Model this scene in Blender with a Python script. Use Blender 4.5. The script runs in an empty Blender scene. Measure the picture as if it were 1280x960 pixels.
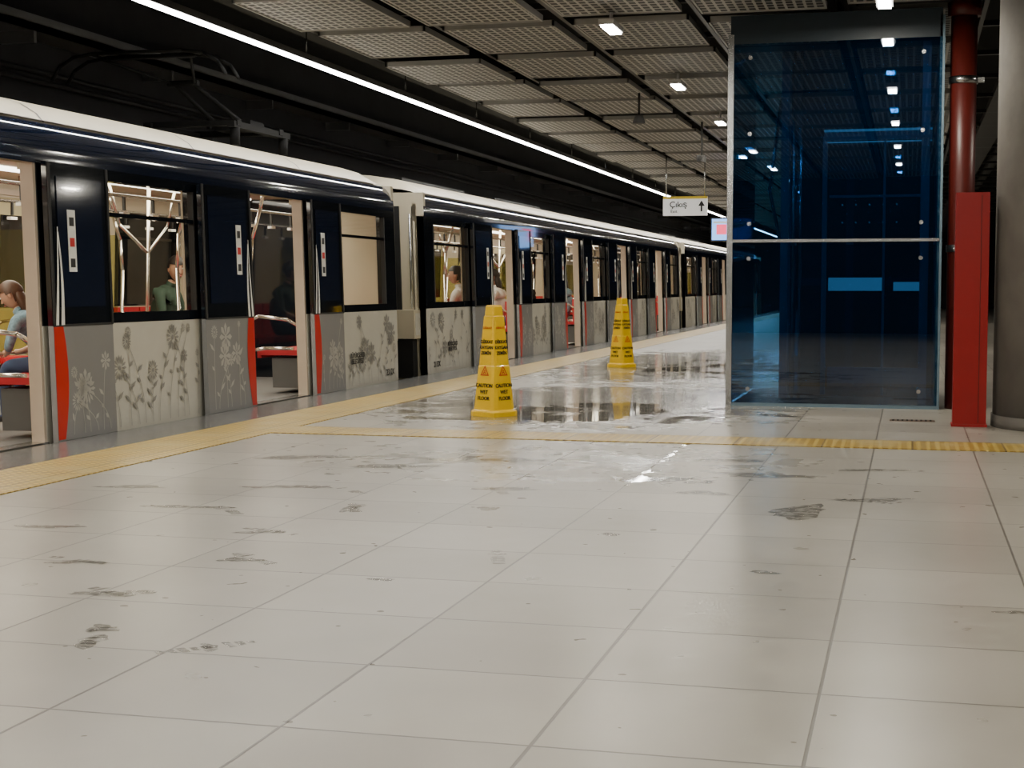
import bpy, math, random
from mathutils import Vector, Matrix
R=math.radians
S=bpy.context.scene
COL=S.collection

# ------------------------------------------------------------------ materials
MATS={}
def new_mat(name):
    m=bpy.data.materials.new(name); m.use_nodes=True
    nt=m.node_tree; b=nt.nodes['Principled BSDF']
    MATS[name]=m
    return m,nt,b
def mat(name,col,rough=.5,metal=0.,em=None,ems=0.,var=.06,scale=6.,coat=0.,spec=.5,bump=0.):
    m,nt,b=new_mat(name)
    b.inputs['Roughness'].default_value=rough
    b.inputs['Metallic'].default_value=metal
    b.inputs['Specular IOR Level'].default_value=spec
    b.inputs['Coat Weight'].default_value=coat
    tc=nt.nodes.new('ShaderNodeTexCoord'); nz=nt.nodes.new('ShaderNodeTexNoise')
    nz.inputs['Scale'].default_value=scale; nz.inputs['Detail'].default_value=4
    nt.links.new(tc.outputs['Object'],nz.inputs['Vector'])
    mx=nt.nodes.new('ShaderNodeMix'); mx.data_type='RGBA'
    mx.inputs[6].default_value=(*[max(0,c*(1-var*2)) for c in col],1)
    mx.inputs[7].default_value=(*[min(1,c*(1+var*2)) for c in col],1)
    nt.links.new(nz.outputs['Fac'],mx.inputs[0]); nt.links.new(mx.outputs[2],b.inputs['Base Color'])
    if bump:
        bp=nt.nodes.new('ShaderNodeBump'); bp.inputs['Strength'].default_value=bump; bp.inputs['Distance'].default_value=.02
        nt.links.new(nz.outputs['Fac'],bp.inputs['Height']); nt.links.new(bp.outputs[0],b.inputs['Normal'])
    if em:
        b.inputs['Emission Color'].default_value=(*em,1); b.inputs['Emission Strength'].default_value=ems
        try: m.cycles.emission_sampling='NONE'
        except Exception: pass
    return m
def glass(name,tint,refl=.04,rough=0.0,diff=None,dw=.0):
    m=bpy.data.materials.new(name); m.use_nodes=True; nt=m.node_tree; nt.nodes.clear()
    o=nt.nodes.new('ShaderNodeOutputMaterial'); t=nt.nodes.new('ShaderNodeBsdfTransparent'); g=nt.nodes.new('ShaderNodeBsdfGlossy')
    t.inputs['Color'].default_value=(*tint,1); g.inputs['Roughness'].default_value=rough
    lw=nt.nodes.new('ShaderNodeLayerWeight'); lw.inputs['Blend'].default_value=.5
    pw=nt.nodes.new('ShaderNodeMath'); pw.operation='POWER'; nt.links.new(lw.outputs['Facing'],pw.inputs[0]); pw.inputs[1].default_value=5
    ml=nt.nodes.new('ShaderNodeMath'); ml.operation='MULTIPLY_ADD'; nt.links.new(pw.outputs[0],ml.inputs[0]); ml.inputs[1].default_value=1-refl; ml.inputs[2].default_value=refl
    mx=nt.nodes.new('ShaderNodeMixShader'); nt.links.new(ml.outputs[0],mx.inputs[0])
    base=t.outputs[0]
    if diff:
        d=nt.nodes.new('ShaderNodeBsdfDiffuse'); d.inputs['Color'].default_value=(*diff,1)
        m2=nt.nodes.new('ShaderNodeMixShader'); m2.inputs[0].default_value=dw
        nt.links.new(t.outputs[0],m2.inputs[1]); nt.links.new(d.outputs[0],m2.inputs[2]); base=m2.outputs[0]
    nt.links.new(base,mx.inputs[1]); nt.links.new(g.outputs[0],mx.inputs[2]); nt.links.new(mx.outputs[0],o.inputs[0])
    MATS[name]=m; return m

class NG:
    def __init__(s,nt): s.nt=nt
    def v(s,sock,val):
        if isinstance(val,(int,float)): sock.default_value=val
        else: s.nt.links.new(val,sock)
    def m(s,op,a,b=0.,c=0.,clamp=False):
        n=s.nt.nodes.new('ShaderNodeMath'); n.operation=op; n.use_clamp=clamp
        s.v(n.inputs[0],a); s.v(n.inputs[1],b); s.v(n.inputs[2],c); return n.outputs[0]
    def ss(s,x,a,b,lo=0.,hi=1.):
        n=s.nt.nodes.new('ShaderNodeMapRange'); n.interpolation_type='SMOOTHSTEP'
        s.v(n.inputs[0],x); n.inputs[1].default_value=a; n.inputs[2].default_value=b
        n.inputs[3].default_value=lo; n.inputs[4].default_value=hi; return n.outputs[0]
    def noise(s,vec,sc,det=4,dist=0.,rough=.5):
        n=s.nt.nodes.new('ShaderNodeTexNoise'); n.inputs['Scale'].default_value=sc; n.inputs['Detail'].default_value=det
        n.inputs['Distortion'].default_value=dist; n.inputs['Roughness'].default_value=rough
        s.nt.links.new(vec,n.inputs['Vector']); return n.outputs['Fac']
    def mix(s,f,a,b):
        n=s.nt.nodes.new('ShaderNodeMix'); n.data_type='RGBA'
        s.v(n.inputs[0],f)
        for i,q in ((6,a),(7,b)):
            if isinstance(q,tuple): n.inputs[i].default_value=(*q,1)
            else: s.nt.links.new(q,n.inputs[i])
        return n.outputs[2]
    def mixf(s,f,a,b):
        n=s.nt.nodes.new('ShaderNodeMix'); s.v(n.inputs[0],f); s.v(n.inputs[2],a); s.v(n.inputs[3],b); return n.outputs[0]
    def xyz(s):
        tc=s.nt.nodes.new('ShaderNodeTexCoord'); sp=s.nt.nodes.new('ShaderNodeSeparateXYZ')
        s.nt.links.new(tc.outputs['Object'],sp.inputs[0]); return tc.outputs['Object'],sp.outputs

def floor_mat():
    m,nt,b=new_mat('wet_stone_tile'); g=NG(nt); vec,(X,Y,Z)=g.xyz()
    dx=g.m('PINGPONG',g.m('ADD',X,.818+.61*50),.305)
    dy=g.m('PINGPONG',g.m('ADD',Y,-3.33+.615*50),.3075)
    d=g.m('MINIMUM',dx,dy)
    grout=g.ss(d,.003,.006,1,0)
    ix=g.m('FLOOR',g.m('DIVIDE',g.m('ADD',X,.818+.61*50),.61)); iy=g.m('FLOOR',g.m('DIVIDE',g.m('ADD',Y,-3.33+.615*50),.615))
    cb=nt.nodes.new('ShaderNodeCombineXYZ'); g.v(cb.inputs[0],ix); g.v(cb.inputs[1],iy)
    wn=nt.nodes.new('ShaderNodeTexWhiteNoise'); wn.noise_dimensions='2D'; nt.links.new(cb.outputs[0],wn.inputs['Vector'])
    n1=g.noise(vec,1.1,3); n2=g.noise(vec,9,2)
    tone=g.m('ADD',g.m('MULTIPLY',wn.outputs['Value'],.22),g.m('ADD',g.m('MULTIPLY',n1,.7),g.m('MULTIPLY',n2,.25)))
    tone=g.ss(tone,.3,.95)
    base=g.mix(tone,(.285,.264,.224),(.405,.38,.326))
    def reg(cx,cy,rx,ry,k):
        a=g.m('POWER',g.m('ABSOLUTE',g.m('DIVIDE',g.m('SUBTRACT',X,cx),rx)),2.)
        c=g.m('POWER',g.m('ABSOLUTE',g.m('DIVIDE',g.m('SUBTRACT',Y,cy),ry)),2.)
        return g.m('MULTIPLY',g.m('SUBTRACT',1.,g.m('ADD',a,c),clamp=True),k)
    bias=reg(-2.7,12.4,2.0,1.45,.26)
    for r in ((-2.6,19.6,1.9,3.6,.19),(-1.6,8.45,.75,.75,.17),(-1.42,9.0,.05,1.7,.21)):
        bias=g.m('MAXIMUM',bias,reg(*r))
    wn1=g.noise(vec,1.5,6,.5,.62)
    gate=g.m('GREATER_THAN',bias,.015)
    wet=g.m('MULTIPLY',g.ss(g.m('ADD',wn1,bias),.665,.685),gate)
    fr=g.m('MAXIMUM',reg(-2.7,13.6,2.4,3.3,1.),g.m('MAXIMUM',reg(-2.7,20.5,2.4,6.,1.),reg(-2.0,9.0,1.9,1.5,.45)))
    film=g.m('MULTIPLY',g.ss(g.m('ADD',g.m('MULTIPLY',fr,.5),g.m('MULTIPLY',g.noise(vec,2.2,4,.8),.8)),.5,.8),g.ss(fr,0.,.2))
    col=g.mix(g.m('MULTIPLY',film,.25),base,(.16,.15,.13))
    col=g.mix(g.m('MULTIPLY',wet,.5),col,(.085,.08,.072))
    col=g.mix(g.m('MULTIPLY',grout,.8),col,(.09,.08,.07))
    nt.links.new(col,b.inputs['Base Color'])
    rg=g.m('ADD',.24,g.m('MULTIPLY',n2,.12))
    rg=g.m('SUBTRACT',rg,g.m('MULTIPLY',film,.18))
    nt.links.new(g.mixf(wet,rg,.04),b.inputs['Roughness'])
    bp=nt.nodes.new('ShaderNodeBump'); bp.inputs['Strength'].default_value=.3; bp.inputs['Distance'].default_value=.004
    h=g.m('SUBTRACT',g.m('MULTIPLY',wet,.3),grout); nt.links.new(h,bp.inputs['Height']); nt.links.new(bp.outputs[0],b.inputs['Normal'])
floor_mat()
def edge_mat():
    m,nt,b=new_mat('platform_edge_granite'); g=NG(nt); vec,(X,Y,Z)=g.xyz()
    dy=g.m('PINGPONG',g.m('ADD',Y,50.),.3); gr=g.ss(dy,.003,.007,1,0); n=g.noise(vec,5,5)
    col=g.mix(n,(.07,.07,.07),(.17,.165,.155)); col=g.mix(gr,col,(.03,.03,.03)); nt.links.new(col,b.inputs['Base Color'])
    b.inputs['Roughness'].default_value=.22
edge_mat()
def tact_mat():
    m,nt,b=new_mat('yellow_tactile_paving'); g=NG(nt); vec,(X,Y,Z)=g.xyz()
    a=g.m('PINGPONG',g.m('ADD',X,50.),.03); c=g.m('PINGPONG',g.m('ADD',Y,50.),.03)
    a=g.m('SUBTRACT',.03,a); c=g.m('SUBTRACT',.03,c)
    d=g.m('SQRT',g.m('ADD',g.m('MULTIPLY',a,a),g.m('MULTIPLY',c,c)))
    dome=g.ss(d,.012,.019,1,0); n=g.noise(vec,3,5)
    sx=g.m('PINGPONG',g.m('ADD',X,4.95+60),.285); sy=g.m('PINGPONG',g.m('ADD',Y,50.),.3)
    seam=g.ss(g.m('MINIMUM',sx,sy),.004,.008,1,0)
    col=g.mix(dome,(.36,.23,.035),(.66,.49,.12))
    col=g.mix(g.ss(n,.42,.75),col,(.46,.36,.15)); col=g.mix(seam,col,(.16,.10,.03)); nt.links.new(col,b.inputs['Base Color'])
    b.inputs['Roughness'].default_value=.35
    bp=nt.nodes.new('ShaderNodeBump'); bp.inputs['Strength'].default_value=.8; bp.inputs['Distance'].default_value=.006
    nt.links.new(dome,bp.inputs['Height']); nt.links.new(bp.outputs[0],b.inputs['Normal'])
tact_mat()
def perf_mat():
    m,nt,b=new_mat('perforated_metal'); g=NG(nt); vec,(X,Y,Z)=g.xyz()
    a=g.m('PINGPONG',g.m('ADD',X,50.),.04); c=g.m('PINGPONG',g.m('ADD',Y,50.),.06)
    hole=g.m('MULTIPLY',g.ss(a,.010,.014),g.ss(c,.014,.019))
    col=g.mix(hole,(.42,.41,.38),(.004,.004,.004)); nt.links.new(col,b.inputs['Base Color'])
    b.inputs['Roughness'].default_value=.55
perf_mat()
def damp_mat():
    m=bpy.data.materials.new('damp_smudge'); m.use_nodes=True; nt=m.node_tree; b=nt.nodes['Principled BSDF']; MATS['damp_smudge']=m
    g=NG(nt); vec,_=g.xyz(); b.inputs['Base Color'].default_value=(.12,.11,.092,1); b.inputs['Roughness'].default_value=.22
    n=g.noise(vec,22,4,.5,.6); nt.links.new(g.ss(n,.36,.58,.08,.50),b.inputs['Alpha'])
damp_mat()

mat('ceiling_black',(.006,.006,.006),.85)
mat('panel_rim',(.30,.295,.275),.45)
mat('tunnel_dark',(.022,.022,.023),.8,var=.2,scale=2)
mat('tunnel_lower',(.03,.03,.031),.7,var=.2,scale=2)
mat('wall_grey',(.05,.05,.05),.6)
mat('track_bed',(.02,.02,.02),.9)
mat('concrete',(.14,.13,.115),.8,var=.15,scale=5,bump=.25)
mat('tray_metal',(.15,.15,.15),.5,.2)
mat('duct_dark',(.03,.03,.03),.6)
mat('cream_paint',(.60,.54,.40),.45,var=.04,scale=3)
mat('jamb_beige',(.52,.43,.34),.4)
mat('navy_gloss',(.008,.013,.032),.08,coat=.5)
mat('black_gloss',(.006,.008,.012),.06,coat=.3)
mat('rubber',(.008,.008,.008),.6)
mat('panel_light',(.62,.60,.53),.35,var=.03)
mat('panel_grey',(.25,.25,.25),.35,var=.03)
mat('flora_dark',(.32,.31,.285),.4)
mat('flora_light',(.50,.49,.46),.4)
mat('train_red',(.60,.018,.012),.3)
mat('train_white',(.85,.85,.82),.35)
mat('interior_cream',(.56,.50,.38),.45)
mat('interior_yellow',(.48,.43,.24),.4)
mat('interior_floor',(.16,.16,.16),.45)
mat('seat_red',(.50,.02,.03),.5)
mat('chrome',(.80,.77,.72),.22,1.)
mat('roof_grey',(.10,.10,.10),.6)
mat('pantograph_black',(.006,.006,.006),.8,spec=.2)
mat('interior_lamp',(.9,.9,.9),.4,em=(1,.93,.8),ems=6)
mat('cone_yellow',(.85,.53,.002),.28,var=.03,coat=.2)
mat('print_black',(.01,.01,.01),.5)
mat('print_red',(.55,.06,.02),.5)
mat('steel',(.55,.56,.57),.25,1.)
mat('steel_blue_dark',(.16,.24,.30),.35,.2)
mat('shaft_back',(.012,.024,.034),.5)
mat('shaft_cyan_glow',(.35,.55,.62),.3,em=(.35,.62,.72),ems=.6)  # no lamp: emission imitates reflected light in the elevator glass
mat('pipe_red',(.085,.009,.006),.4)
mat('box_red',(.28,.0035,.0035),.36)
mat('sign_white',(.85,.85,.85),.4,em=(1,1,.97),ems=.3)
mat('sign_yellow',(.85,.65,.05),.4)
mat('screen_blue',(.1,.25,.7),.3,em=(.25,.5,1.),ems=2.0)
mat('screen_red',(.7,.05,.1),.3,em=(1.,.1,.2),ems=1.6)
mat('fixture_white',(.6,.6,.6),.4)
mat('black_plastic',(.012,.012,.012),.4)
mat('drain_steel',(.22,.15,.11),.4,.7)
mat('lamp_diffuser',(.9,.9,.9),.4,em=(1,.96,.90),ems=28)
glass('train_window',(.84,.84,.80),.05)
glass('elevator_glass',(.25,.48,.68),.09,diff=(.002,.03,.09),dw=.10)
glass('screen_panel_glass',(.80,.80,.55),.04)
mat('skin',(.46,.27,.185),.5,var=.03); mat('hair_dark',(.015,.010,.008),.5); mat('hair_brown',(.07,.03,.014),.5)
mat('eye_white',(.8,.8,.78),.3); mat('lips',(.35,.10,.09),.4)
mat('jeans',(.035,.06,.13),.8); mat('shoe',(.02,.02,.025),.5)
mat('shirt_green',(.03,.06,.04),.8); mat('shirt_white',(.6,.58,.56),.8); mat('shirt_black',(.015,.015,.018),.8)
mat('shirt_floral',(.12,.20,.25),.8,var=.9,scale=28)

# ------------------------------------------------------------------ mesh builder
class MB:
    def __init__(s): s.v=[]; s.f=[]; s.m=[]; s.s=[]; s.mn=[]
    def mi(s,n):
        if n not in s.mn: s.mn.append(n)
        return s.mn.index(n)
    def face(s,pts,m,sm=False):
        k=len(s.v); s.v+= [tuple(p) for p in pts]; s.f.append(list(range(k,k+len(pts)))); s.m.append(s.mi(m)); s.s.append(sm)
    def box(s,x0,x1,y0,y1,z0,z1,m):
        if x0>x1:x0,x1=x1,x0
        if y0>y1:y0,y1=y1,y0
        if z0>z1:z0,z1=z1,z0
        k=len(s.v); s.v+=[(x0,y0,z0),(x1,y0,z0),(x1,y1,z0),(x0,y1,z0),(x0,y0,z1),(x1,y0,z1),(x1,y1,z1),(x0,y1,z1)]
        for q in ((3,2,1,0),(4,5,6,7),(0,1,5,4),(1,2,6,5),(2,3,7,6),(3,0,4,7)):
            s.f.append([k+i for i in q]); s.m.append(s.mi(m)); s.s.append(False)
    def cyl(s,p0,p1,r0,m,r1=None,n=10,cap=True):
        if r1 is None:r1=r0
        p0=Vector(p0);p1=Vector(p1);d=(p1-p0).normalized(); u=d.orthogonal().normalized(); w=d.cross(u)
        k=len(s.v)
        for p,r in((p0,r0),(p1,r1)):
            for i in range(n):
                a=2*math.pi*i/n; s.v.append(tuple(p+u*math.cos(a)*r+w*math.sin(a)*r))
        for i in range(n):
            j=(i+1)%n; s.f.append([k+i,k+j,k+n+j,k+n+i]); s.m.append(s.mi(m)); s.s.append(True)
        if cap:
            s.f.append([k+i for i in range(n)][::-1]); s.m.append(s.mi(m)); s.s.append(False)
            s.f.append([k+n+i for i in range(n)]); s.m.append(s.mi(m)); s.s.append(False)
    def tube(s,pts,r,m,n=8):
        for i in range(len(pts)-1): s.cyl(pts[i],pts[i+1],r,m,n=n)
    def sph(s,c,rad,m,nu=16,nv=10,fn=None,keep=None):
        k=len(s.v); P=[]
        for j in range(nv+1):
            for i in range(nu):
                th=math.pi*j/nv; ph=2*math.pi*i/nu
                p=[math.sin(th)*math.cos(ph),math.sin(th)*math.sin(ph),math.cos(th)]
                P.append(tuple(p)); q=fn(p) if fn else p
                s.v.append((c[0]+q[0]*rad[0],c[1]+q[1]*rad[1],c[2]+q[2]*rad[2]))
        for j in range(nv):
            for i in range(nu):
                a=j*nu+i; b=j*nu+(i+1)%nu; c2=b+nu; d=a+nu
                if keep:
                    ctr=[sum(P[t][q] for t in(a,b,c2,d))/4 for q in range(3)]
                    if not keep(ctr): continue
                s.f.append([k+a,k+d,k+c2,k+b]); s.m.append(s.mi(m)); s.s.append(True)
    def loft(s,prof,y0,y1,m,sm=True):
        k=len(s.v)
        for y in(y0,y1):
            for (x,z) in prof: s.v.append((x,y,z))
        n=len(prof)
        for i in range(n-1):
            s.f.append([k+i,k+i+1,k+n+i+1,k+n+i]); s.m.append(s.mi(m)); s.s.append(sm)
    def done(s,name,parent=None,loc=(0,0,0),rz=0,xf=None,bevel=0):
        vs=[xf(v) for v in s.v] if xf else s.v
        me=bpy.data.meshes.new(name); me.from_pydata(vs,[],s.f)
        for n in s.mn: me.materials.append(MATS[n])
        me.polygons.foreach_set('material_index',s.m); me.polygons.foreach_set('use_smooth',s.s); me.update()
        o=bpy.data.objects.new(name,me); COL.objects.link(o); o.location=loc; o.rotation_euler[2]=rz
        if parent:o.parent=parent
        if bevel:
            b=o.modifiers.new('bevel','BEVEL'); b.width=bevel; b.segments=2; b.limit_method='ANGLE'
        return o
def empty(name,loc=(0,0,0),rz=0):
    e=bpy.data.objects.new(name,None); COL.objects.link(e); e.location=loc; e.rotation_euler[2]=rz; e.empty_display_size=.2; return e
def inst(o,name,parent,loc=(0,0,0)):
    n=bpy.data.objects.new(name,o.data); COL.objects.link(n); n.parent=parent; n.location=loc
    return n
TC={}
def text(name,body,size,m,parent,M,align='CENTER',off=.012,ls=.9):
    key=(body,size,m)
    if key not in TC:
        c=bpy.data.curves.new('t','FONT'); c.body=body; c.size=size; c.align_x=align; c.extrude=.0012; c.offset=size*off; c.space_line=ls
        o=bpy.data.objects.new('t',c); COL.objects.link(o); bpy.context.view_layer.update()
        me=bpy.data.meshes.new_from_object(o.evaluated_get(bpy.context.evaluated_depsgraph_get()))
        bpy.data.objects.remove(o); me.materials.clear(); me.materials.append(MATS[m]); TC[key]=me
    o=bpy.data.objects.new(name,TC[key]); COL.objects.link(o); o.parent=parent; o.matrix_local=M; return o
def area(name,loc,sx,sy,power,col=(1,.97,.92),parent=None,rot=(0,0,0)):
    l=bpy.data.lights.new(name,'AREA'); l.shape='RECTANGLE'; l.size=sx; l.size_y=sy; l.energy=power; l.color=col
    o=bpy.data.objects.new(name,l); COL.objects.link(o); o.location=loc; o.rotation_euler=rot
    if parent:o.parent=parent
    return o

# ------------------------------------------------------------------ room shell
b=MB(); b.box(-4.95,7,-8,75,-1.3,0,'wet_stone_tile'); b.done('floor')
b=MB(); b.box(-5.5,-4.951,-7.99,74.99,-1.3,0,'platform_edge_granite'); b.done('platform_edge')
b=MB(); b.box(-4.95,-4.38,-7.99,74.99,0.0005,.006,'yellow_tactile_paving'); b.box(-4.379,6.99,10.1,10.62,0.0005,.006,'yellow_tactile_paving'); b.done('tactile_paving')
b=MB(); b.box(-9,-5.5,-8,75,-1.5,-1.3,'track_bed'); b.done('floor_track_bed')
b=MB()
for x in(-6.2,-7.64): b.box(x-.035,x+.035,-7.9,74.9,-1.3,-1.16,'tray_metal')
b.done('track_rails')
b=MB(); b.box(-9.2,-9,-8,75,-1.5,5,'tunnel_dark'); b.box(-9,-8.97,-8,75,-1.3,2.9,'tunnel_lower'); b.done('wall_left')
b=MB(); b.box(7,7.2,-8,75,0,5,'wall_grey'); b.done('wall_right')
b=MB(); b.box(-9.2,7.2,75,75.2,-1.5,5,'tunnel_dark'); b.done('wall_far')
b=MB(); b.box(-9.2,7.2,-8.2,-8,-1.5,5,'tunnel_dark'); b.done('wall_back')
b=MB(); b.box(-9.2,7.2,-8.2,75.2,4.4,4.6,'ceiling_black'); b.done('ceiling')
b=MB()
b.box(-8.99,-8.6,-8,75,3.62,3.70,'tray_metal'); b.box(-8.62,-8.6,-8,75,3.62,3.78,'tray_metal')
for z in(3.2,3.3): b.cyl((-8.96,-8,z),(-8.96,75,z),.03,'duct_dark',n=8)
for i in range(28): b.box(-8.99,-8.6,-7+i*3,-6.95+i*3,3.5,3.62,'tray_metal')
b.done('cable_tray')
b=MB(); px,py=1.22,1.9
rp=random.Random(2)
for i in range(5):
    for j in range(42):
        x0=-5.42+i*px; y0=-7.2+j*py
        x1=x0+px-.17; y1=y0+py-.42
        z=3.36+rp.choice((0,0,.03))
        b.box(x0+.02,x1-.02,y0+.02,y1-.02,z+.004,z+.012,'perforated_metal')
        for (a,c,d,e) in((x0,x0+.02,y0,y1),(x1-.02,x1,y0,y1),(x0,x1,y0,y0+.02),(x0,x1,y1-.02,y1)):
            b.box(a,c,d,e,z-.004,z+.05,'panel_rim')
b.done('ceiling_panels')
b=MB()
for i in range(6): b.box(-5.53+i*px,-5.49+i*px,-7.5,74,3.44,3.50,'black_plastic')
for j in range(43): b.box(-5.5,6.8,-7.43+j*py,-7.37+j*py,3.50,3.55,'black_plastic')
for i in range(3):
    for j in range(14): b.cyl((-5.0+i*2.2,-6+j*5.8,3.52),(-5.0+i*2.2,-6+j*5.8,4.4),.012,'duct_dark',n=6)
for x,r in((-4.2,.12),(-1.2,.16),(1.8,.12)): b.cyl((x,-7.5,3.95),(x,74,3.95),r,'duct_dark',n=14)
b.box(1.0,1.35,-7.5,74,3.5,3.6,'duct_dark')
b.done('ceiling_services')
b=MB(); b.box(-5.9,-5.52,-7.99,74.99,3.52,4.4,'ceiling_black'); b.done('ceiling_bulkhead')
e=empty('led_line_light',(-5.66,0,3.19))
b=MB(); b.box(-.05,.05,-7.5,70,.012,.07,'black_plastic'); b.box(-.035,.035,-7.5,70,-.004,.012,'lamp_diffuser')
for j in range(26): b.cyl((0,-7+3*j,.07),(0,-7+3*j,.33),.008,'steel',n=6)
b.done('housing',e)
for k in range(4): area('led_segment',(0,2.5+19.*k,-.008),.06,19.,165,(1,.98,.93),e)
fx=MB(); fx.box(-.065,.065,-.24,.24,.004,.05,'fixture_white'); fx.box(-.05,.05,-.22,.22,-.012,.004,'lamp_diffuser')
fx.cyl((0,0,.05),(0,0,.25),.015,'fixture_white')
first=None
def fixture(x,y,p=40):
    global first
    e=empty('ceiling_lamp',(x,y,3.25))
    if first is None: first=fx.done('housing',e)
    else: inst(first,'housing',e)
    area('lamp',(0,0,-.016),.09,.44,p,(1,.935,.785),e)
for k in range(-4,10): fixture(-2.53,13.2+3.95*k)
for k in range(-4,1): fixture(-.23,12.5+3.6*k)
for k in(1,3,5,7): fixture(-.23,14.9+3.9*k,45)
for k in(-2,-1,0,1,3): fixture(2.9,9+5*k,42)

# ------------------------------------------------------------------ damp shoe prints and smudges
fr=random.Random(11)
b=MB()
def blob(x,y,rx,ry,ang=0,z=.0012):
    n=18; ph=[fr.uniform(0,6.28) for _ in range(4)]; pts=[]
    for i in range(n):
        a=2*math.pi*i/n; r=1+.22*math.sin(2*a+ph[0])+.18*math.sin(3*a+ph[1])+.12*math.sin(5*a+ph[2])+.08*math.sin(7*a+ph[3])
        u,v=math.cos(a)*rx*r,math.sin(a)*ry*r
        pts.append((x+u*math.cos(ang)-v*math.sin(ang),y+u*math.sin(ang)+v*math.cos(ang),z))
    b.face(pts,'damp_smudge')
def shoe(x,y,ang,sc=1.,z=.0012):
    for k in range(9):
        t=k/8
        if k==5: continue
        v=-.13+.26*t; hw=(.046*math.sin(math.pi*min(1,.35+.65*(t-.55)/.45*.9)) if t>.6 else (.030 if t<.4 else .022)); hw=max(hw,.018)*fr.uniform(.7,1.05)
        if fr.random()<.12: continue
        h=.013*fr.uniform(.8,1.15); q=[(-hw,v-h),(hw,v-h*.8),(hw*.95,v+h),(-hw*.9,v+h*.9)]
        b.face([(x+(u*math.cos(ang)-w*math.sin(ang))*sc,y+(u*math.sin(ang)+w*math.cos(ang))*sc,z) for u,w in q],'damp_smudge')
for (x,y,a) in((-2.42,5.40,.9),(-2.33,4.08,.25),(-2.52,6.78,.4),(-1.95,4.02,-.8),(-2.62,6.02,1.2),(-3.05,5.2,1.3),(-2.62,4.68,1.1),(-3.05,6.55,.7),(-2.0,7.5,.5),(-1.52,5.66,.3),(-2.75,7.35,.8),(-.2,7.6,1.2)): shoe(x,y,a,1.05)
for (x,y,rx,ry,a) in((-2.455,5.36,.09,.05,.5),(-2.31,4.0,.05,.08,.2),(-2.38,4.17,.04,.05,0),(-3.03,5.16,.13,.04,.2),(-2.525,6.76,.05,.12,0),(-1.80,5.12,.045,.03,0),(-1.94,4.02,.03,.05,.6),
    (-2.64,6.0,.12,.05,.3),(-2.6,4.66,.17,.05,.2),(-.48,7.16,.12,.28,-.35),(-.16,7.65,.20,.07,.3),(-3.3,6.6,.22,.05,.1),(-3.1,7.4,.22,.08,.2),(-1.9,6.9,.07,.06,0),(-3.6,8.7,.25,.12,.3),
    (-2.0,7.6,.20,.07,.2),(-.75,8.5,.30,.12,.2),(-2.9,8.4,.28,.09,.1),(-2.3,8.9,.22,.12,.4),(-1.0,7.7,.14,.08,.2),(-.5,5.6,.06,.03,0),(.35,5.1,.08,.03,.2),(-1.2,6.3,.04,.05,0),(-3.6,5.9,.16,.05,.3),(-3.9,7.2,.2,.06,.1),(-1.0,9.2,.25,.08,.2),(-.2,8.9,.2,.06,.1)):
    blob(x,y,rx*.9,ry*.9,a,.0018)
b.done('wet_footprints')

# ------------------------------------------------------------------ train car
rnd=random.Random(4)
def strip(b,pts,w,m,x):
    n=len(pts)
    for i in range(n-1):
        (y0,z0),(y1,z1)=pts[i],pts[i+1]; L=math.hypot(y1-y0,z1-z0)+1e-6; ny,nz=-(z1-z0)/L*w,(y1-y0)/L*w
        b.face([(x,y0-ny,z0-nz),(x,y0+ny,z0+nz),(x,y1+ny,z1+nz),(x,y1-ny,z1-nz)],m)
def flora(b,y0,y1,z0,z1,x,m,n):
    cl=lambda v,a,c:max(a,min(c,v))
    for i in range(n):
        yy=y0+(y1-y0)*(i+.5+rnd.uniform(-.3,.3))/n; top=z0+(z1-z0)*rnd.uniform(.3,.95); bend=rnd.uniform(-.35,.35)
        pts=[]
        for k in range(9):
            t=k/8; pts.append((cl(yy+bend*t*t,y0+.02,y1-.02),z0+.01+(top-z0)*t))
        strip(b,pts,.003,m,x)
        cy,cz=pts[-1]; kind=rnd.random()
        r=min(rnd.uniform(.05,.14),cy-y0-.01,y1-cy-.01,z1-cz-.01)
        if r<.03: r=.03; cy=cl(cy,y0+.04,y1-.04)
        np_=15 if kind<.6 else 8
        rin=.3 if kind<.6 else .1
        for k in range(np_):
            a=2*math.pi*k/np_; da=math.pi/np_*.7
            P=lambda rr,aa:(x,cy+math.cos(aa)*rr,cz+math.sin(aa)*rr)
            b.face([P(r*rin,a),P(r*.75,a-da),P(r,a),P(r*.75,a+da)],m)
        b.face([(x,cy+math.cos(q*math.pi/4)*r*.2,cz+math.sin(q*math.pi/4)*r*.2) for q in range(8)],m)
        for k in range(2,7):
            (py_,pz)=pts[k]; sd=1 if k%2 else -1; L=rnd.uniform(.04,.09)
            if rnd.random()<.6:
                ey=cl(py_+sd*L,y0+.01,y1-.01); ez=min(pz+L*.8,z1-.01)
                my,mz=(py_+ey)/2,(pz+ez)/2; w=.011
                b.face([(x,py_,pz),(x,my+w,mz-w*sd),(x,ey,ez),(x,my-w,mz+w*sd)],m)
LEN=20.85; DC=[3.45+4.65*k for k in range(4)]; W=2.65
OL,OR=.62,.77
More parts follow.
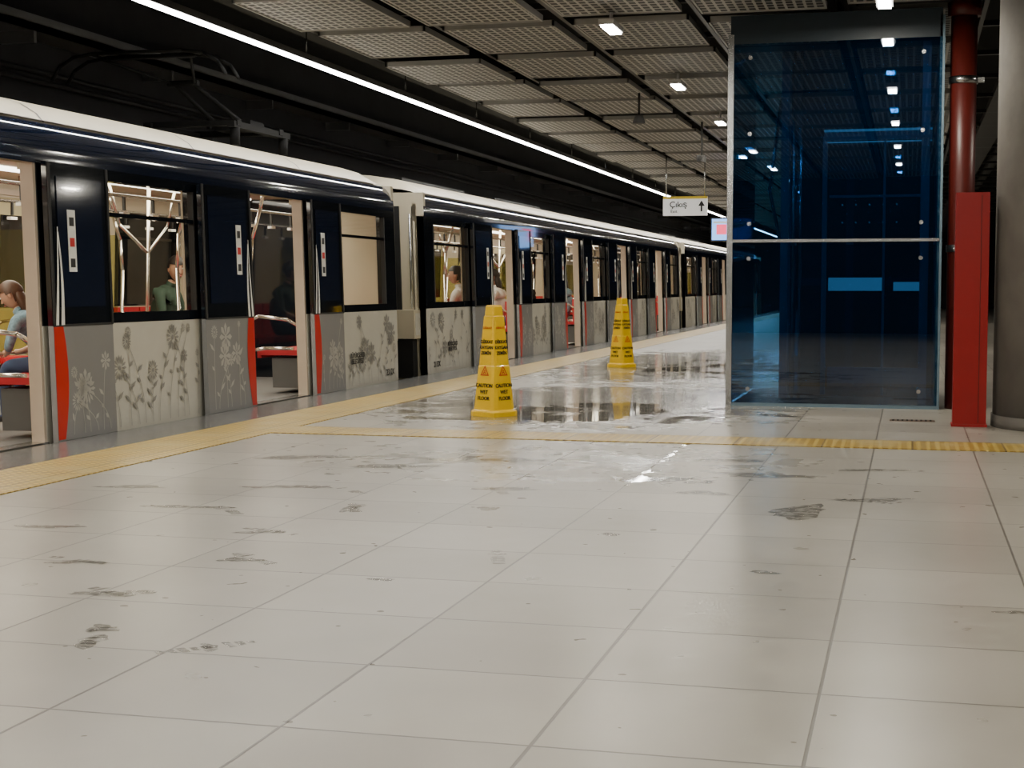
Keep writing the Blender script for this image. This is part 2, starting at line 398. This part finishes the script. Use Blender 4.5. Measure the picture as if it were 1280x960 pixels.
def build_car():
    body=MB(); gl=MB(); inn=MB(); dec=MB()
    ztop=1.88
    segs=[]; prev=0
    for c in DC: segs.append((prev,c-OL)); prev=c+OR
    segs.append((prev,LEN))
    def win(i,a,c): return (a+(.35 if i==0 else .81), c-(.35 if i==4 else .95))
    for side in (0,1):
        sx=(lambda x:x) if side==0 else (lambda x:-W-x)
        for i,(a,c) in enumerate(segs):
            body.box(sx(0),sx(-.09),a,c,-.30,.775,'panel_light')
            body.box(sx(.003),sx(-.09),a,c,.775,.85,'black_gloss')
            body.box(sx(.003),sx(-.09),a,c,1.80,ztop,'black_gloss')
            wa,wc=win(i,a,c)
            body.box(sx(.003),sx(-.09),a,wa,.85,1.80,'black_gloss'); body.box(sx(.003),sx(-.09),wc,c,.85,1.80,'black_gloss')
            X=sx(-.02); gl.face([(X,wa,.85),(X,wc,.85),(X,wc,1.8),(X,wa,1.8)],'train_window')
            body.box(sx(.006),sx(-.04),wa,wc,1.545,1.575,'black_gloss')
            for q in(wa,wc-.02): body.box(sx(.008),sx(-.04),q,q+.02,.85,1.80,'rubber')
            if side==0:
                dec_a=a+.03 if i==0 else a+.82; dec_c=c-.03 if i==4 else c-.95
                flora(dec,dec_a,dec_c,0.0,.76,.004,'flora_dark',12)
            for q,f in((a,i>0),(c,i<4)):
                if f: body.box(sx(-.005),sx(-.10),q-.03 if q==a else q-.001,q+.001 if q==a else q+.03,-.05,ztop,'jamb_beige')
        for c in DC:
            body.box(sx(0),sx(-.12),c-OL,c+OR,-.30,-.005,'rubber'); body.box(sx(.01),sx(-.12),c-OL,c+OR,-.03,0,'steel')
            body.box(sx(0.),sx(-.12),c-OL,c+OR,ztop,1.93,'jamb_beige')
            if side==0:
                for s in(-1,1):
                    e0=c-OL-.01 if s<0 else c+OR+.01
                    y0,y1=sorted((e0,c+s*1.57))
                    body.box(.035,.075,y0,y1,-.02,.775,'panel_grey')
                    body.box(.035,.075,y0,y1,.775,1.87,'black_gloss')
                    body.box(.076,.082,y0+.10,y1-.10,.90,1.78,'navy_gloss')
                    for q in(y0,y1-.025): body.box(.07,.084,q,q+.025,.775,1.87,'rubber')
                    body.box(.07,.084,y0,y1,-.03,-.0,'rubber'); body.box(.07,.08,y0,y1,.77,.785,'rubber')
                    ys=e0+s*.27
                    dec.box(.0825,.0845,ys-.05,ys+.05,1.14,1.56,'train_white')
                    for zz,mm in((1.17,'print_black'),(1.31,'train_red'),(1.45,'print_black')): dec.box(.0846,.0856,ys-.03,ys+.03,zz,zz+.06,mm)
                    flora(dec,y0+ (.18 if s>0 else .04),y1-(.18 if s<0 else .04),0.02,.75,.0765,'flora_light',6)
                    N=10
                    for k in range(N):
                        t0,t1=k/N,(k+1)/N
                        w=lambda t:.03+.13*math.sin(math.pi*min(1,.15+t*.62))
                        z=lambda t:.01+.77*t
                        dec.face([(.0775,e0,z(t0)),(.0775,e0+s*w(t0),z(t0)),(.0775,e0+s*w(t1),z(t1)),(.0775,e0,z(t1))],'train_red')
                    for off,wd in((.035,.018),(.105,.022)):
                        pts=[]
                        for k in range(12):
                            t=k/11; pts.append((e0+s*(off+ .02*math.sin(t*math.pi)+ (.05*t*t if off<.1 else -.015*t)),.78+.66*t*(1 if off<.1 else .95)))
                        for k in range(11):
                            ww=wd*(1-.07*k); w2=wd*(1-.07*(k+1)); (ya,za),(yb,zb)=pts[k],pts[k+1]
                            dec.face([(.0855,ya-ww,za),(.0855,ya+ww,za),(.0855,yb+w2,zb),(.0855,yb-w2,zb)],'train_white')
            else:
                cm_=c+(OR-OL)/2
                body.box(sx(-.02),sx(-.07),c-OL,c+OR,0,ztop,'interior_yellow')
                for q in(-1,1): body.box(sx(-.071),sx(-.08),cm_+q*.34-.2,cm_+q*.34+.2,.85,1.7,'black_gloss')
                body.box(sx(-.07),sx(-.085),cm_-.015,cm_+.015,0,ztop,'rubber')
        P=[(0,1.86),(.004,1.95),(0,2.02),(-.02,2.08),(-.06,2.13),(-.10,2.155)]
        body.loft([(sx(x),z) for x,z in P],0,LEN,'navy_gloss')
        body.loft([(sx(-.09),2.15),(sx(-.09),1.86)],0,LEN,'interior_cream',False)
    P=[(-.10,2.155),(-.16,2.22),(-.28,2.29),(-.48,2.35),(-.8,2.40),(-W/2,2.42)]
    P=P+[(-W-x,z) for x,z in P[::-1][1:]]
    body.loft(P,.35,LEN-.35,'cream_paint')
    for (ya,yb) in((.35,0.0),(LEN-.35,LEN)):
        k=len(body.v); n=len(P)
        for x,z in P: body.v.append((x,ya,z))
        for x,z in P: body.v.append((x,yb,2.155+(z-2.155)*.35))
        for i in range(n-1):
            body.f.append([k+i,k+i+1,k+n+i+1,k+n+i]); body.m.append(body.mi('cream_paint')); body.s.append(True)
    for k in range(1,9): body.loft([(x*1.0,z+.004) for x,z in P],k*2.3,k*2.3+.02,'roof_grey')
    body.loft([(-.085,2.165),(-.115,2.175)],0,LEN,'roof_grey')
    for (ya,yb) in((2.2,5.2),(7,10.2)): body.box(-1.0,-1.65,ya,yb,2.40,2.50,'rubber')
    body.box(-.02,-W+.02,.02,LEN-.02,-.95,-.05,'rubber')
    for yy in(1.8,4.2,LEN-4.2,LEN-1.8):
        for xx in(-.6,-2.05): body.cyl((xx-.06,yy,-.75),(xx+.06,yy,-.75),.40,'tray_metal',n=20)
    for ya,yb,o in((0,.08,-1),(LEN-.08,LEN,1)):
        body.box(0,-.75,ya,yb,-.25,2.16,'cream_paint'); body.box(-W+.75,-W,ya,yb,-.25,2.16,'cream_paint')
        body.box(-.75,-W+.75,ya,yb,2.05,2.3,'cream_paint'); body.box(-.75,-W+.75,ya,yb,-.25,2.05,'black_gloss')
        ye=ya if o<0 else yb
        body.box(-.7,-W+.7,ye,ye+o*.45,-.1,2.1,'rubber')
        body.box(-.14,-.15,ye-.005,ye+o*.005,.0,2.0,'roof_grey')
        body.box(-.30,-.36,ye,ye+o*.03,.0,2.0,'rubber')
        body.box(-.08,-.35,ye,ye+o*.24,.42,.76,'cream_paint'); body.box(-.075,-.08,ye+o*.03,ye+o*.2,.46,.72,'panel_light'); body.box(-.12,-.33,ye+o*.03,ye+o*.2,-.05,.41,'rubber')
        body.cyl((-.16,ye+o*.05,.78),(-.16,ye+o*.05,1.9),.015,'steel',n=8)
    inn.box(-.03,-W+.03,.08,LEN-.08,-.04,-.002,'interior_floor')
    inn.box(-.1,-W+.1,.08,LEN-.08,2.03,2.08,'interior_cream')
    for xx in(-.85,-1.8): inn.box(xx-.09,xx+.09,.3,LEN-.3,2.012,2.029,'interior_lamp')
    for side in(0,1):
        sx=(lambda x:x) if side==0 else (lambda x:-W-x)
        for i,(a,c) in enumerate(segs):
            inn.box(sx(-.092),sx(-.11),a,c,0,.83,'interior_cream'); inn.box(sx(-.092),sx(-.14),a,c,1.82,2.03,'interior_cream')
            wa,wc=win(i,a,c)
            for q0,q1 in((a,wa),(wc,c)): inn.box(sx(-.092),sx(-.11),q0,q1,.83,1.82,'interior_cream')
            s0=a+(.3 if i==0 else .12); s1=c-(.3 if i==4 else .12); ns=max(1,int((s1-s0)/.48)); w=(s1-s0)/ns
            inn.box(sx(-.14),sx(-.45),s0+.05,s1-.05,.05,.34,'roof_grey')
            for k in range(ns):
                y0=s0+k*w+.015; y1=s0+(k+1)*w-.015
                inn.box(sx(-.13),sx(-.58),y0,y1,.37,.42,'seat_red'); inn.box(sx(-.56),sx(-.60),y0+.03,y1-.03,.34,.41,'seat_red')
                inn.box(sx(-.115),sx(-.17),y0,y1,.42,.82,'seat_red')
            for q,f,d in((a+.08,i>0,1),(c-.08,i<4,-1)):
                if not f: continue
                if side==1: inn.box(sx(-.14),sx(-.55),q-.008,q+.008,.45,1.55,'screen_panel_glass')
                inn.tube([(sx(-.60),q,0),(sx(-.60),q,1.2),(sx(-.57),q,1.5),(sx(-.47),q,1.8),(sx(-.42),q,2.03)],.018,'chrome')
                inn.tube([(sx(-.60),q,.42),(sx(-.45),q-d*.05,.44),(sx(-.16),q-d*.05,.44)],.016,'chrome')
                inn.tube([(sx(-.60),q,.72),(sx(-.50),q-d*.08,.75),(sx(-.2),q-d*.08,.72),(sx(-.13),q,.66)],.016,'chrome')
        inn.tube([(sx(-.6),.3,1.78),(sx(-.6),LEN-.3,1.78)],.015,'chrome')
        for k in range(40):
            yy=.8+k*.5; inn.box(sx(-.59),sx(-.61),yy-.012,yy+.012,1.66,1.77,'black_plastic'); inn.box(sx(-.58),sx(-.62),yy-.05,yy+.05,1.62,1.645,'train_white')
    for c in DC:
        inn.tube([(-W/2,c,0),(-W/2,c,2.03)],.018,'chrome')
        for a in(-.35,.35): inn.tube([(-W/2,c,1.35),(-W/2+a*.3,c+a,1.6),(-W/2+a*.5,c+a*1.3,2.03)],.014,'chrome')
    return body,gl,inn,dec
shear=lambda v:(v[0]-.03*max(0,min(v[2],2.1)) if v[0]>-1.3 else v[0]+.03*max(0,min(v[2],2.1)),v[1],v[2])
parts=build_car(); names=['car_body','car_windows','car_interior','car_livery']
protos=None; cars=[]
for k in range(3):
    e=empty('metro_train_car',(-5.585,-4.35+k*21.95,0)); cars.append(e)
    if protos is None: protos=[p.done(n,e,xf=shear) for p,n in zip(parts,names)]
    else:
        for o,n in zip(protos,names): inst(o,n,e)
    area('interior_light',(-W/2,LEN/2,2.005),.5,LEN-.8,290,(1,.90,.68),e)
M=Matrix(((0,0,1,0),(1,0,0,0),(0,1,0,0),(0,0,0,1)))
text('fleet_number','2312X',.10,'print_black',cars[0],Matrix.Translation((.004,LEN-.30,.06))@M)
text('fleet_number','2113X',.10,'print_black',cars[1],Matrix.Translation((.004,.35,.06))@M)
text('city_name','BÜYÜKŞEHİR\nBELEDİYESİ',.07,'print_black',cars[0],Matrix.Translation((.005,LEN-1.35,.30))@M)
text('city_name','BÜYÜKŞEHİR\nBELEDİYESİ',.07,'print_black',cars[1],Matrix.Translation((.005,1.0,.30))@M)
# pantograph
e=empty('pantograph',(-6.91,14.9,2.62))
b=MB(); K='pantograph_black'
for x in(-.45,.45):
    b.box(x-.04,x+.04,-.9,.5,-.02,.04,K)
    for y in(-.8,.4): b.cyl((x,y,-.19),(x,y,-.02),.05,K)
b.box(-.5,.5,.2,.3,0,.06,K); b.box(-.5,.5,-.85,-.75,0,.05,K)
b.cyl((-.3,.2,.08),(-.3,.2,.2),.03,K); b.box(-.1,.3,-.1,.25,.03,.13,K)
for x in(-.16,.16): b.cyl((x,.25,.06),(x*.6,-1.0,.40),.026,K,.02)
b.cyl((-.16,-1.0,.40),(.16,-1.0,.40),.03,K)
for x in(-.3,.3): b.cyl((x*.4,-1.0,.40),(x*1.5,-1.75,.54),.014,K)
b.cyl((-.5,-1.75,.54),(.5,-1.75,.54),.014,K)
for y in(-1.92,-1.65):
    b.tube([(-.88,y,.34),(-.80,y,.46),(-.66,y,.54),(-.45,y,.57),(.45,y,.57),(.66,y,.54),(.80,y,.46),(.88,y,.34)],.017,K)
for x in(-.5,.5): b.cyl((x,-1.92,.57),(x,-1.65,.57),.012,K)
b.done('frame',e)

# ------------------------------------------------------------------ wet floor cones
def cone_mesh():
    b=MB(); rings=[(0,.205),(.035,.205),(.045,.197),(.055,.176),(.40,.137),(.41,.132),(.80,.088),(.805,.080),(.875,.074),(.89,.062)]
    n=32
    def rr(r,z,p=7):
        out=[]
        for i in range(n):
            a=2*math.pi*i/n; c,s_=math.cos(a),math.sin(a); h=r*.7071/( (abs(c)**p+abs(s_)**p)**(1/p))
            out.append((c*h,s_*h,z))
        return out
    R_=[rr(r,z) for z,r in rings]
    for i in range(len(R_)-1):
        for k in range(n):
            j=(k+1)%n; b.face([R_[i][k],R_[i][j],R_[i+1][j],R_[i+1][k]],'cone_yellow')
    b.face(R_[-1],'cone_yellow'); b.face(R_[0][::-1],'cone_yellow')
    return b
cm=None
def cone(x,y,rz):
    global cm
    e=empty('wet_floor_cone',(x,y,0.001),rz)
    if cm is None: cm=cone_mesh().done('body',e)
    else: inst(cm,'body',e)
    for q in range(4):
        Rz=Matrix.Rotation(q*math.pi/2,4,'Z')
        def fm(z,off=.0015):
            r=.176+(.088-.176)*(z-.055)/.745
            return Rz@Matrix.Translation((r*.7071+off,0,z))@Matrix.Rotation(-R(4.8),4,'Y')@M
        text('label','DİKKAT!',.024,'print_red',e,fm(.70))
        text('label','DİKKAT\nKAYGAN\nZEMİN',.036,'print_black',e,fm(.585,.002),off=.025,ls=1.25)
        text('label','CAUTION\nWET\nFLOOR',.041,'print_black',e,fm(.235,.003),off=.025,ls=1.25)
        t=MB()
        def tri(s): return [(0,math.cos(a)*s,math.sin(a)*s) for a in(R(90),R(210),R(330))]
        o,i_=tri(.056),tri(.038)
        for k in range(3): t.face([o[k],o[(k+1)%3],i_[(k+1)%3],i_[k]],'print_red')
        t.box(0,.0005,-.006,.006,.006,.018,'print_red'); 
        t.face([(0.0003,-.004,.006),(0.0003,-.022,-.012),(0.0003,-.016,-.016),(0.0003,.006,.0)],'print_red')
        t.face([(0.0003,.004,.006),(0.0003,.018,-.014),(0.0003,.010,-.016),(0.0003,-.002,.0)],'print_red')
        to=t.done('warning_triangle',e); to.matrix_local=Rz@Matrix.Translation(((.176-.088*(.36-.055)/.745)*.7071+.006,0,.355))@Matrix.Rotation(-R(4.8),4,'Y')
cone(-3.23,11.92,R(-29.8)); cone(-3.59,19.55,R(-36))

# ------------------------------------------------------------------ glass elevator
e=empty('glass_elevator',(-1.53,13.46,0))
b=MB(); W2,D2=1.76,2.1
for z0,z1 in((.03,1.42),(1.445,3.12)):
    b.box(0.03,W2,0,.014,z0,z1,'elevator_glass'); b.box(0,.014,.03,D2,z0,z1,'elevator_glass')
    b.box(.45,W2,1.0,1.01,z0,z1,'elevator_glass')
b.done('glass_panels',e)
b=MB()
b.box(-.02,.03,-.02,.035,0,3.2,'steel'); b.box(.03,W2,.002,.03,0,.03,'steel_blue_dark')
b.box(.03,W2,-.004,.018,1.42,1.445,'steel'); b.box(-.004,.018,.03,D2,1.42,1.445,'steel')
b.box(0,W2,.0,D2,3.12,3.36,'shaft_back'); b.box(W2-.02,W2+.02,-.0,D2,0,3.3,'steel_blue_dark')
b.box(.45,W2,D2-.02,D2+.02,0,3.3,'shaft_back'); b.box(.02,W2,.03,D2-.03,0.001,.012,'shaft_back')
for x in(.17,W2-.15):
    for z in(.15,1.28,1.58,2.35,3.0):
        b.cyl((x,-.012,z),(x,.06,z),.018,'steel',n=14)
for z in(.15,1.28,1.58,3.0): b.cyl((-.01,.35,z),(.06,.35,z),.022,'steel',n=14); b.cyl((.02,.35,z),(.12,.1,z),.012,'steel')
for x,y in((.40,.95),(.40,1.95),(W2-.12,.25),(W2-.12,1.85),(.95,1.95)): b.box(x-.035,x+.035,y-.035,y+.035,.012,3.12,'steel_blue_dark')
for z in(1.05,2.15,2.75):
    b.box(.36,W2-.1,1.9,1.95,z,z+.07,'steel_blue_dark'); b.box(.38,.42,.95,1.95,z,z+.07,'steel_blue_dark')
b.box(.75,1.7,.9,.93,2.44,2.46,'shaft_cyan_glow'); b.box(.75,1.7,.9,.93,2.34,2.35,'shaft_cyan_glow'); b.box(.75,1.7,.89,.94,2.36,2.43,'steel_blue_dark')  # thin cyan bars glow by themselves to paint in a horizontal gleam
b.box(.80,1.28,.96,.985,1.0,1.12,'shaft_cyan_glow'); b.box(1.38,1.62,.96,.985,1.0,1.08,'shaft_cyan_glow')  # self-glowing rectangles standing in for pale reflections
b.box(.74,.78,.9,.98,.05,2.4,'steel_blue_dark'); b.box(1.28,1.30,.9,.98,.05,2.4,'steel_blue_dark')
b.box(.80,1.65,.95,.98,1.85,1.87,'steel_blue_dark'); b.box(.80,1.65,.95,.98,.12,.30,'steel_blue_dark')
for i in range(5):
    for z in(1.62,1.78): b.cyl((.92+i*.12,.93,z),(.92+i*.12,.90,z),.006,'shaft_cyan_glow',n=8)
b.cyl((.30,.5,1.9),(.36,.95,2.75),.016,'steel'); b.cyl((.30,.5,1.9),(.36,.95,1.45),.016,'steel'); b.cyl((.52,.4,.05),(.52,.4,3.1),.012,'steel')
b.cyl((.58,.4,.05),(.58,.4,3.1),.012,'steel')
b.done('steel_frame',e)

e=empty('fire_pipe',(.405,13.62,0)); b=MB()
b.cyl((0,0,0),(0,0,3.44),.108,'pipe_red',n=32)
for z in(1.33,2.74): b.cyl((0,0,z),(0,0,z+.06),.118,'steel',n=32); b.box(.10,.17,-.02,.02,z+.01,z+.05,'steel')
b.cyl((0,0,3.3),(0,0,3.42),.135,'pipe_red',n=32)
b.done('pipe',e)
b=MB(); b.box(-.12,.12,-.08,.08,0,1.73,'box_red'); b.box(-.128,.128,-.088,.088,0,.02,'box_red'); b.box(.06,.065,-.083,-.08,.03,1.71,'pipe_red')
b.done('red_pipe_casing',None,(.437,11.93,0),bevel=.008)
b=MB(); b.cyl((0,0,0),(0,0,4.4),.66,'concrete',n=72); b.cyl((0,0,0),(0,0,.09),.672,'concrete',n=72)
b.done('concrete_column',None,(1.27,12.05,0))
b=MB(); b.box(-.17,.17,-.07,.07,0.0005,.004,'drain_steel')
for i in range(9): b.box(-.15+i*.035,-.135+i*.035,-.055,.055,.004,.006,'rubber')
b.done('floor_drain_cover',None,(.03,12.28,0))

e=empty('hanging_exit_sign',(-3.97,27.9,2.49)); b=MB()
b.box(-.40,.40,-.04,.04,-.17,.17,'sign_white'); b.box(-.40,.40,-.042,.042,.13,.175,'sign_yellow')
for x in(-.35,.35): b.cyl((x,0,.17),(x,0,.95),.012,'steel')
b.done('panel',e)
MX=Matrix.Rotation(R(90),4,'X')
text('sign_text','Çıkış',.15,'print_black',e,Matrix.Translation((-.12,-.0425,-.02))@MX)
text('sign_text','Exit',.08,'print_black',e,Matrix.Translation((-.2,-.0425,-.12))@MX)
b=MB(); b.face([(.3,-.043,.1),(.24,-.043,.0),(.36,-.043,.0)],'print_black'); b.box(.285,.315,-.0435,-.042,-.1,.0,'print_black'); b.done('arrow',e)
e=empty('hanging_screen',(-3.45,30.8,2.17)); b=MB()
b.box(-.42,.42,-.05,.05,-.24,.24,'black_plastic'); b.box(-.39,.39,-.053,-.05,-.21,.21,'screen_blue'); b.box(-.3,-.1,-.055,-.053,-.1,.1,'screen_red'); b.box(-.36,.3,-.055,-.053,.12,.16,'sign_white')
b.cyl((0,0,.24),(0,0,1.25),.025,'black_plastic'); b.done('display',e)
e=empty('security_camera',(-2.9,22.0,0)); b=MB()
b.cyl((0,0,2.88),(0,0,3.37),.014,'wall_grey'); b.box(-.05,.05,-.15,.08,2.80,2.89,'wall_grey'); b.cyl((0,-.17,2.845),(0,-.15,2.845),.035,'black_plastic')
b.done('camera',e)
e=empty('ceiling_speaker',(-3.2,18.5,0)); b=MB()
b.cyl((0,0,3.1),(0,0,3.37),.015,'black_plastic'); b.cyl((0,0,3.0),(0,0,3.1),.08,'wall_grey',.05,n=16); b.done('speaker',e)

# ------------------------------------------------------------------ people
def seg_d(p,a,b):
    ab=b-a; t=max(0,min(1,(p-a).dot(ab)/max(1e-9,ab.length_squared))); return (p-(a+ab*t)).length
def person(name,loc,yaw,shirt,pants,hair,long=False,lean=0.,sc=1.,turn=0.,bow=0.):
    e=empty(name,loc,yaw); e.scale=(sc,)*3
    L=lean
    J={'pel':((0,0,.11),.135),'sp':((.01+.3*L,0,.28),.125),'ch':((.02+.65*L,0,.44-.1*L),.14),'ub':((.02+.8*L,0,.53-.15*L),.10),'nk':((.03+.95*L,0,.60-.2*L),.052),'hd':((.05+1.05*L,0,.67-.25*L),.055)}
    E=[('pel','sp','s'),('sp','ch','s'),('ch','ub','s'),('ub','nk','s'),('nk','hd','k')]
    for s,t in((1,'l'),(-1,'r')):
        J['sh'+t]=((.02+.8*L,s*.175,.52-.15*L),.058); J['el'+t]=((.10+.7*L,s*.225,.28-.1*L),.042); J['wr'+t]=((.33+.3*L,s*.10,.19),.027); J['pa'+t]=((.39+.3*L,s*.075,.185),.030)
        J['hp'+t]=((.08,s*.09,.09),.092); J['kn'+t]=((.46,s*.11,.075),.065); J['an'+t]=((.47,s*.11,-.33),.042); J['he'+t]=((.47,s*.11,-.375),.042); J['to'+t]=((.62,s*.12,-.395),.030)
        E+=[('ub','sh'+t,'s'),('sh'+t,'el'+t,'s'),('el'+t,'wr'+t,'k'),('wr'+t,'pa'+t,'k'),('pel','hp'+t,'p'),('hp'+t,'kn'+t,'p'),('kn'+t,'an'+t,'p'),('an'+t,'he'+t,'f'),('he'+t,'to'+t,'f')]
    ks=list(J); me=bpy.data.meshes.new(name+'_sk'); me.from_pydata([J[k][0] for k in ks],[(ks.index(a),ks.index(c)) for a,c,_ in E],[])
    o=bpy.data.objects.new('sk',me); COL.objects.link(o); o.modifiers.new('s','SKIN'); sub=o.modifiers.new('u','SUBSURF'); sub.levels=2
    for i,k in enumerate(ks):
        r=J[k][1]; sv=me.skin_vertices[0].data[i]; sv.radius=(r*(.8 if k in('pel','sp','ch','ub') else 1),r*(1.15 if k in('pel','sp','ch') else 1)); sv.use_root=(k=='pel')
    bpy.context.view_layer.update()
    m2=bpy.data.meshes.new_from_object(o.evaluated_get(bpy.context.evaluated_depsgraph_get())); bpy.data.objects.remove(o)
    mm={'s':0,'p':1,'k':2,'f':3}; m2.materials.clear()
    for n in(shirt,pants,'skin','shoe'): m2.materials.append(MATS[n])
    for p in m2.polygons:
        c=p.center; best=min(E,key=lambda q:seg_d(c,Vector(J[q[0]][0]),Vector(J[q[1]][0]))/(J[q[0]][1]+J[q[1]][1]))
        p.material_index=mm[best[2]]; p.use_smooth=True
    bo=bpy.data.objects.new('body',m2); COL.objects.link(bo); bo.parent=e
    b=MB()
    for s,t in((1,'l'),(-1,'r')):
        P=Vector(J['pa'+t][0]); d=(P-Vector(J['wr'+t][0])).normalized(); lat=Vector((0,0,1)).cross(d).normalized()
        for k,ln in enumerate((.055,.065,.07,.062)):
            a=P+d*.02+lat*((k-1.5)*.017); m1=a+d*ln*.55+Vector((0,0,-.006)); m3=m1+d*ln*.4+Vector((0,0,-.03))
            b.cyl(a,m1,.0085,'skin',.008,n=8); b.cyl(m1,m3,.008,'skin',.006,n=8)
        a=P-d*.01+lat*(-s)*.028; b.cyl(a,a+d*.035+lat*(-s)*.02,.010,'skin',.008,n=8)
    b.done('hands',e)
    h=MB()
    def hf(p):
        x,y,z=p
        if z<0: k=1-.32*(-z)**1.6; y*=k; x=x*(1-.22*(-z)**1.5)+(.10*(-z))
        if x<0 and z>-.3: x*=1.08
        return (x,y,z)
    h.sph((0,0,0),(.095,.074,.118),'skin',24,18,hf)
    h.face([(.090,-.016,-.03),(.112,0,-.028),(.088,0,.018)],'skin'); h.face([(.112,0,-.028),(.090,.016,-.03),(.088,0,.018)],'skin'); h.face([(.090,-.016,-.03),(.090,.016,-.03),(.112,0,-.028)],'skin')
    for s in(1,-1):
        h.sph((.083,s*.03,.012),(.010,.014,.009),'eye_white',10,8); h.sph((.0905,s*.03,.012),(.004,.006,.006),'hair_dark',8,6)
        h.box(.084,.094,s*.016,s*.046,.030,.036,hair); h.sph((-.005,s*.076,-.005),(.018,.010,.03),'skin',10,8)
    h.sph((.088,0,-.058),(.010,.024,.008),'lips',10,8)
    def hk(c):
        x,y,z=c
        return z>.42 or (x<.25 and z>-.05) or (x<-.25 and z>-.6)
    h.sph((-.006,0,.008),(.106,.086,.126),hair,24,18,hf,hk)
    if long: h.sph((-.065,0,-.10),(.05,.082,.17),hair,14,12)
    ho=h.done('head',e); hx=Vector(J['hd'][0]); ho.location=(hx.x+.035,0,hx.z+.105); ho.rotation_euler=(0,bow,turn)
    return e
SZ=.42
person('seated_woman',(-5.97,9.98,.40),R(180),'shirt_floral','jeans','hair_brown',True,.36,.84,.3,.5)
person('seated_man',(-7.72,14.85,SZ),R(0),'shirt_green','jeans','hair_dark',False,.12,1.08,-.7,.15)
person('seated_passenger',(-5.97,20.30,SZ),R(180),'shirt_white','jeans','hair_dark',False,.0,1.,.3,0)
person('seated_woman',(-5.97,22.45,SZ),R(180),'shirt_white','shirt_black','hair_dark',True,.05,1.,.2,.2)
person('seated_woman',(-5.97,27.15,SZ),R(180),'shirt_floral','jeans','hair_dark',True,.05,1.,.2,.2)
person('seated_passenger',(-5.97,24.2,SZ),R(180),'shirt_black','jeans','hair_dark',False,.0,1.,-.3,0)

# ------------------------------------------------------------------ world + camera
w=bpy.data.worlds.new('world'); S.world=w; w.use_nodes=True
w.node_tree.nodes['Background'].inputs[0].default_value=(.8,.85,1,1); w.node_tree.nodes['Background'].inputs[1].default_value=.02
cam=bpy.data.cameras.new('camera'); co=bpy.data.objects.new('camera',cam); COL.objects.link(co)
cam.sensor_width=36; cam.lens=54.08; cam.clip_end=300
co.location=(0,0,1.04); co.rotation_euler=(R(90-3.63),0,R(14.49)); S.camera=co
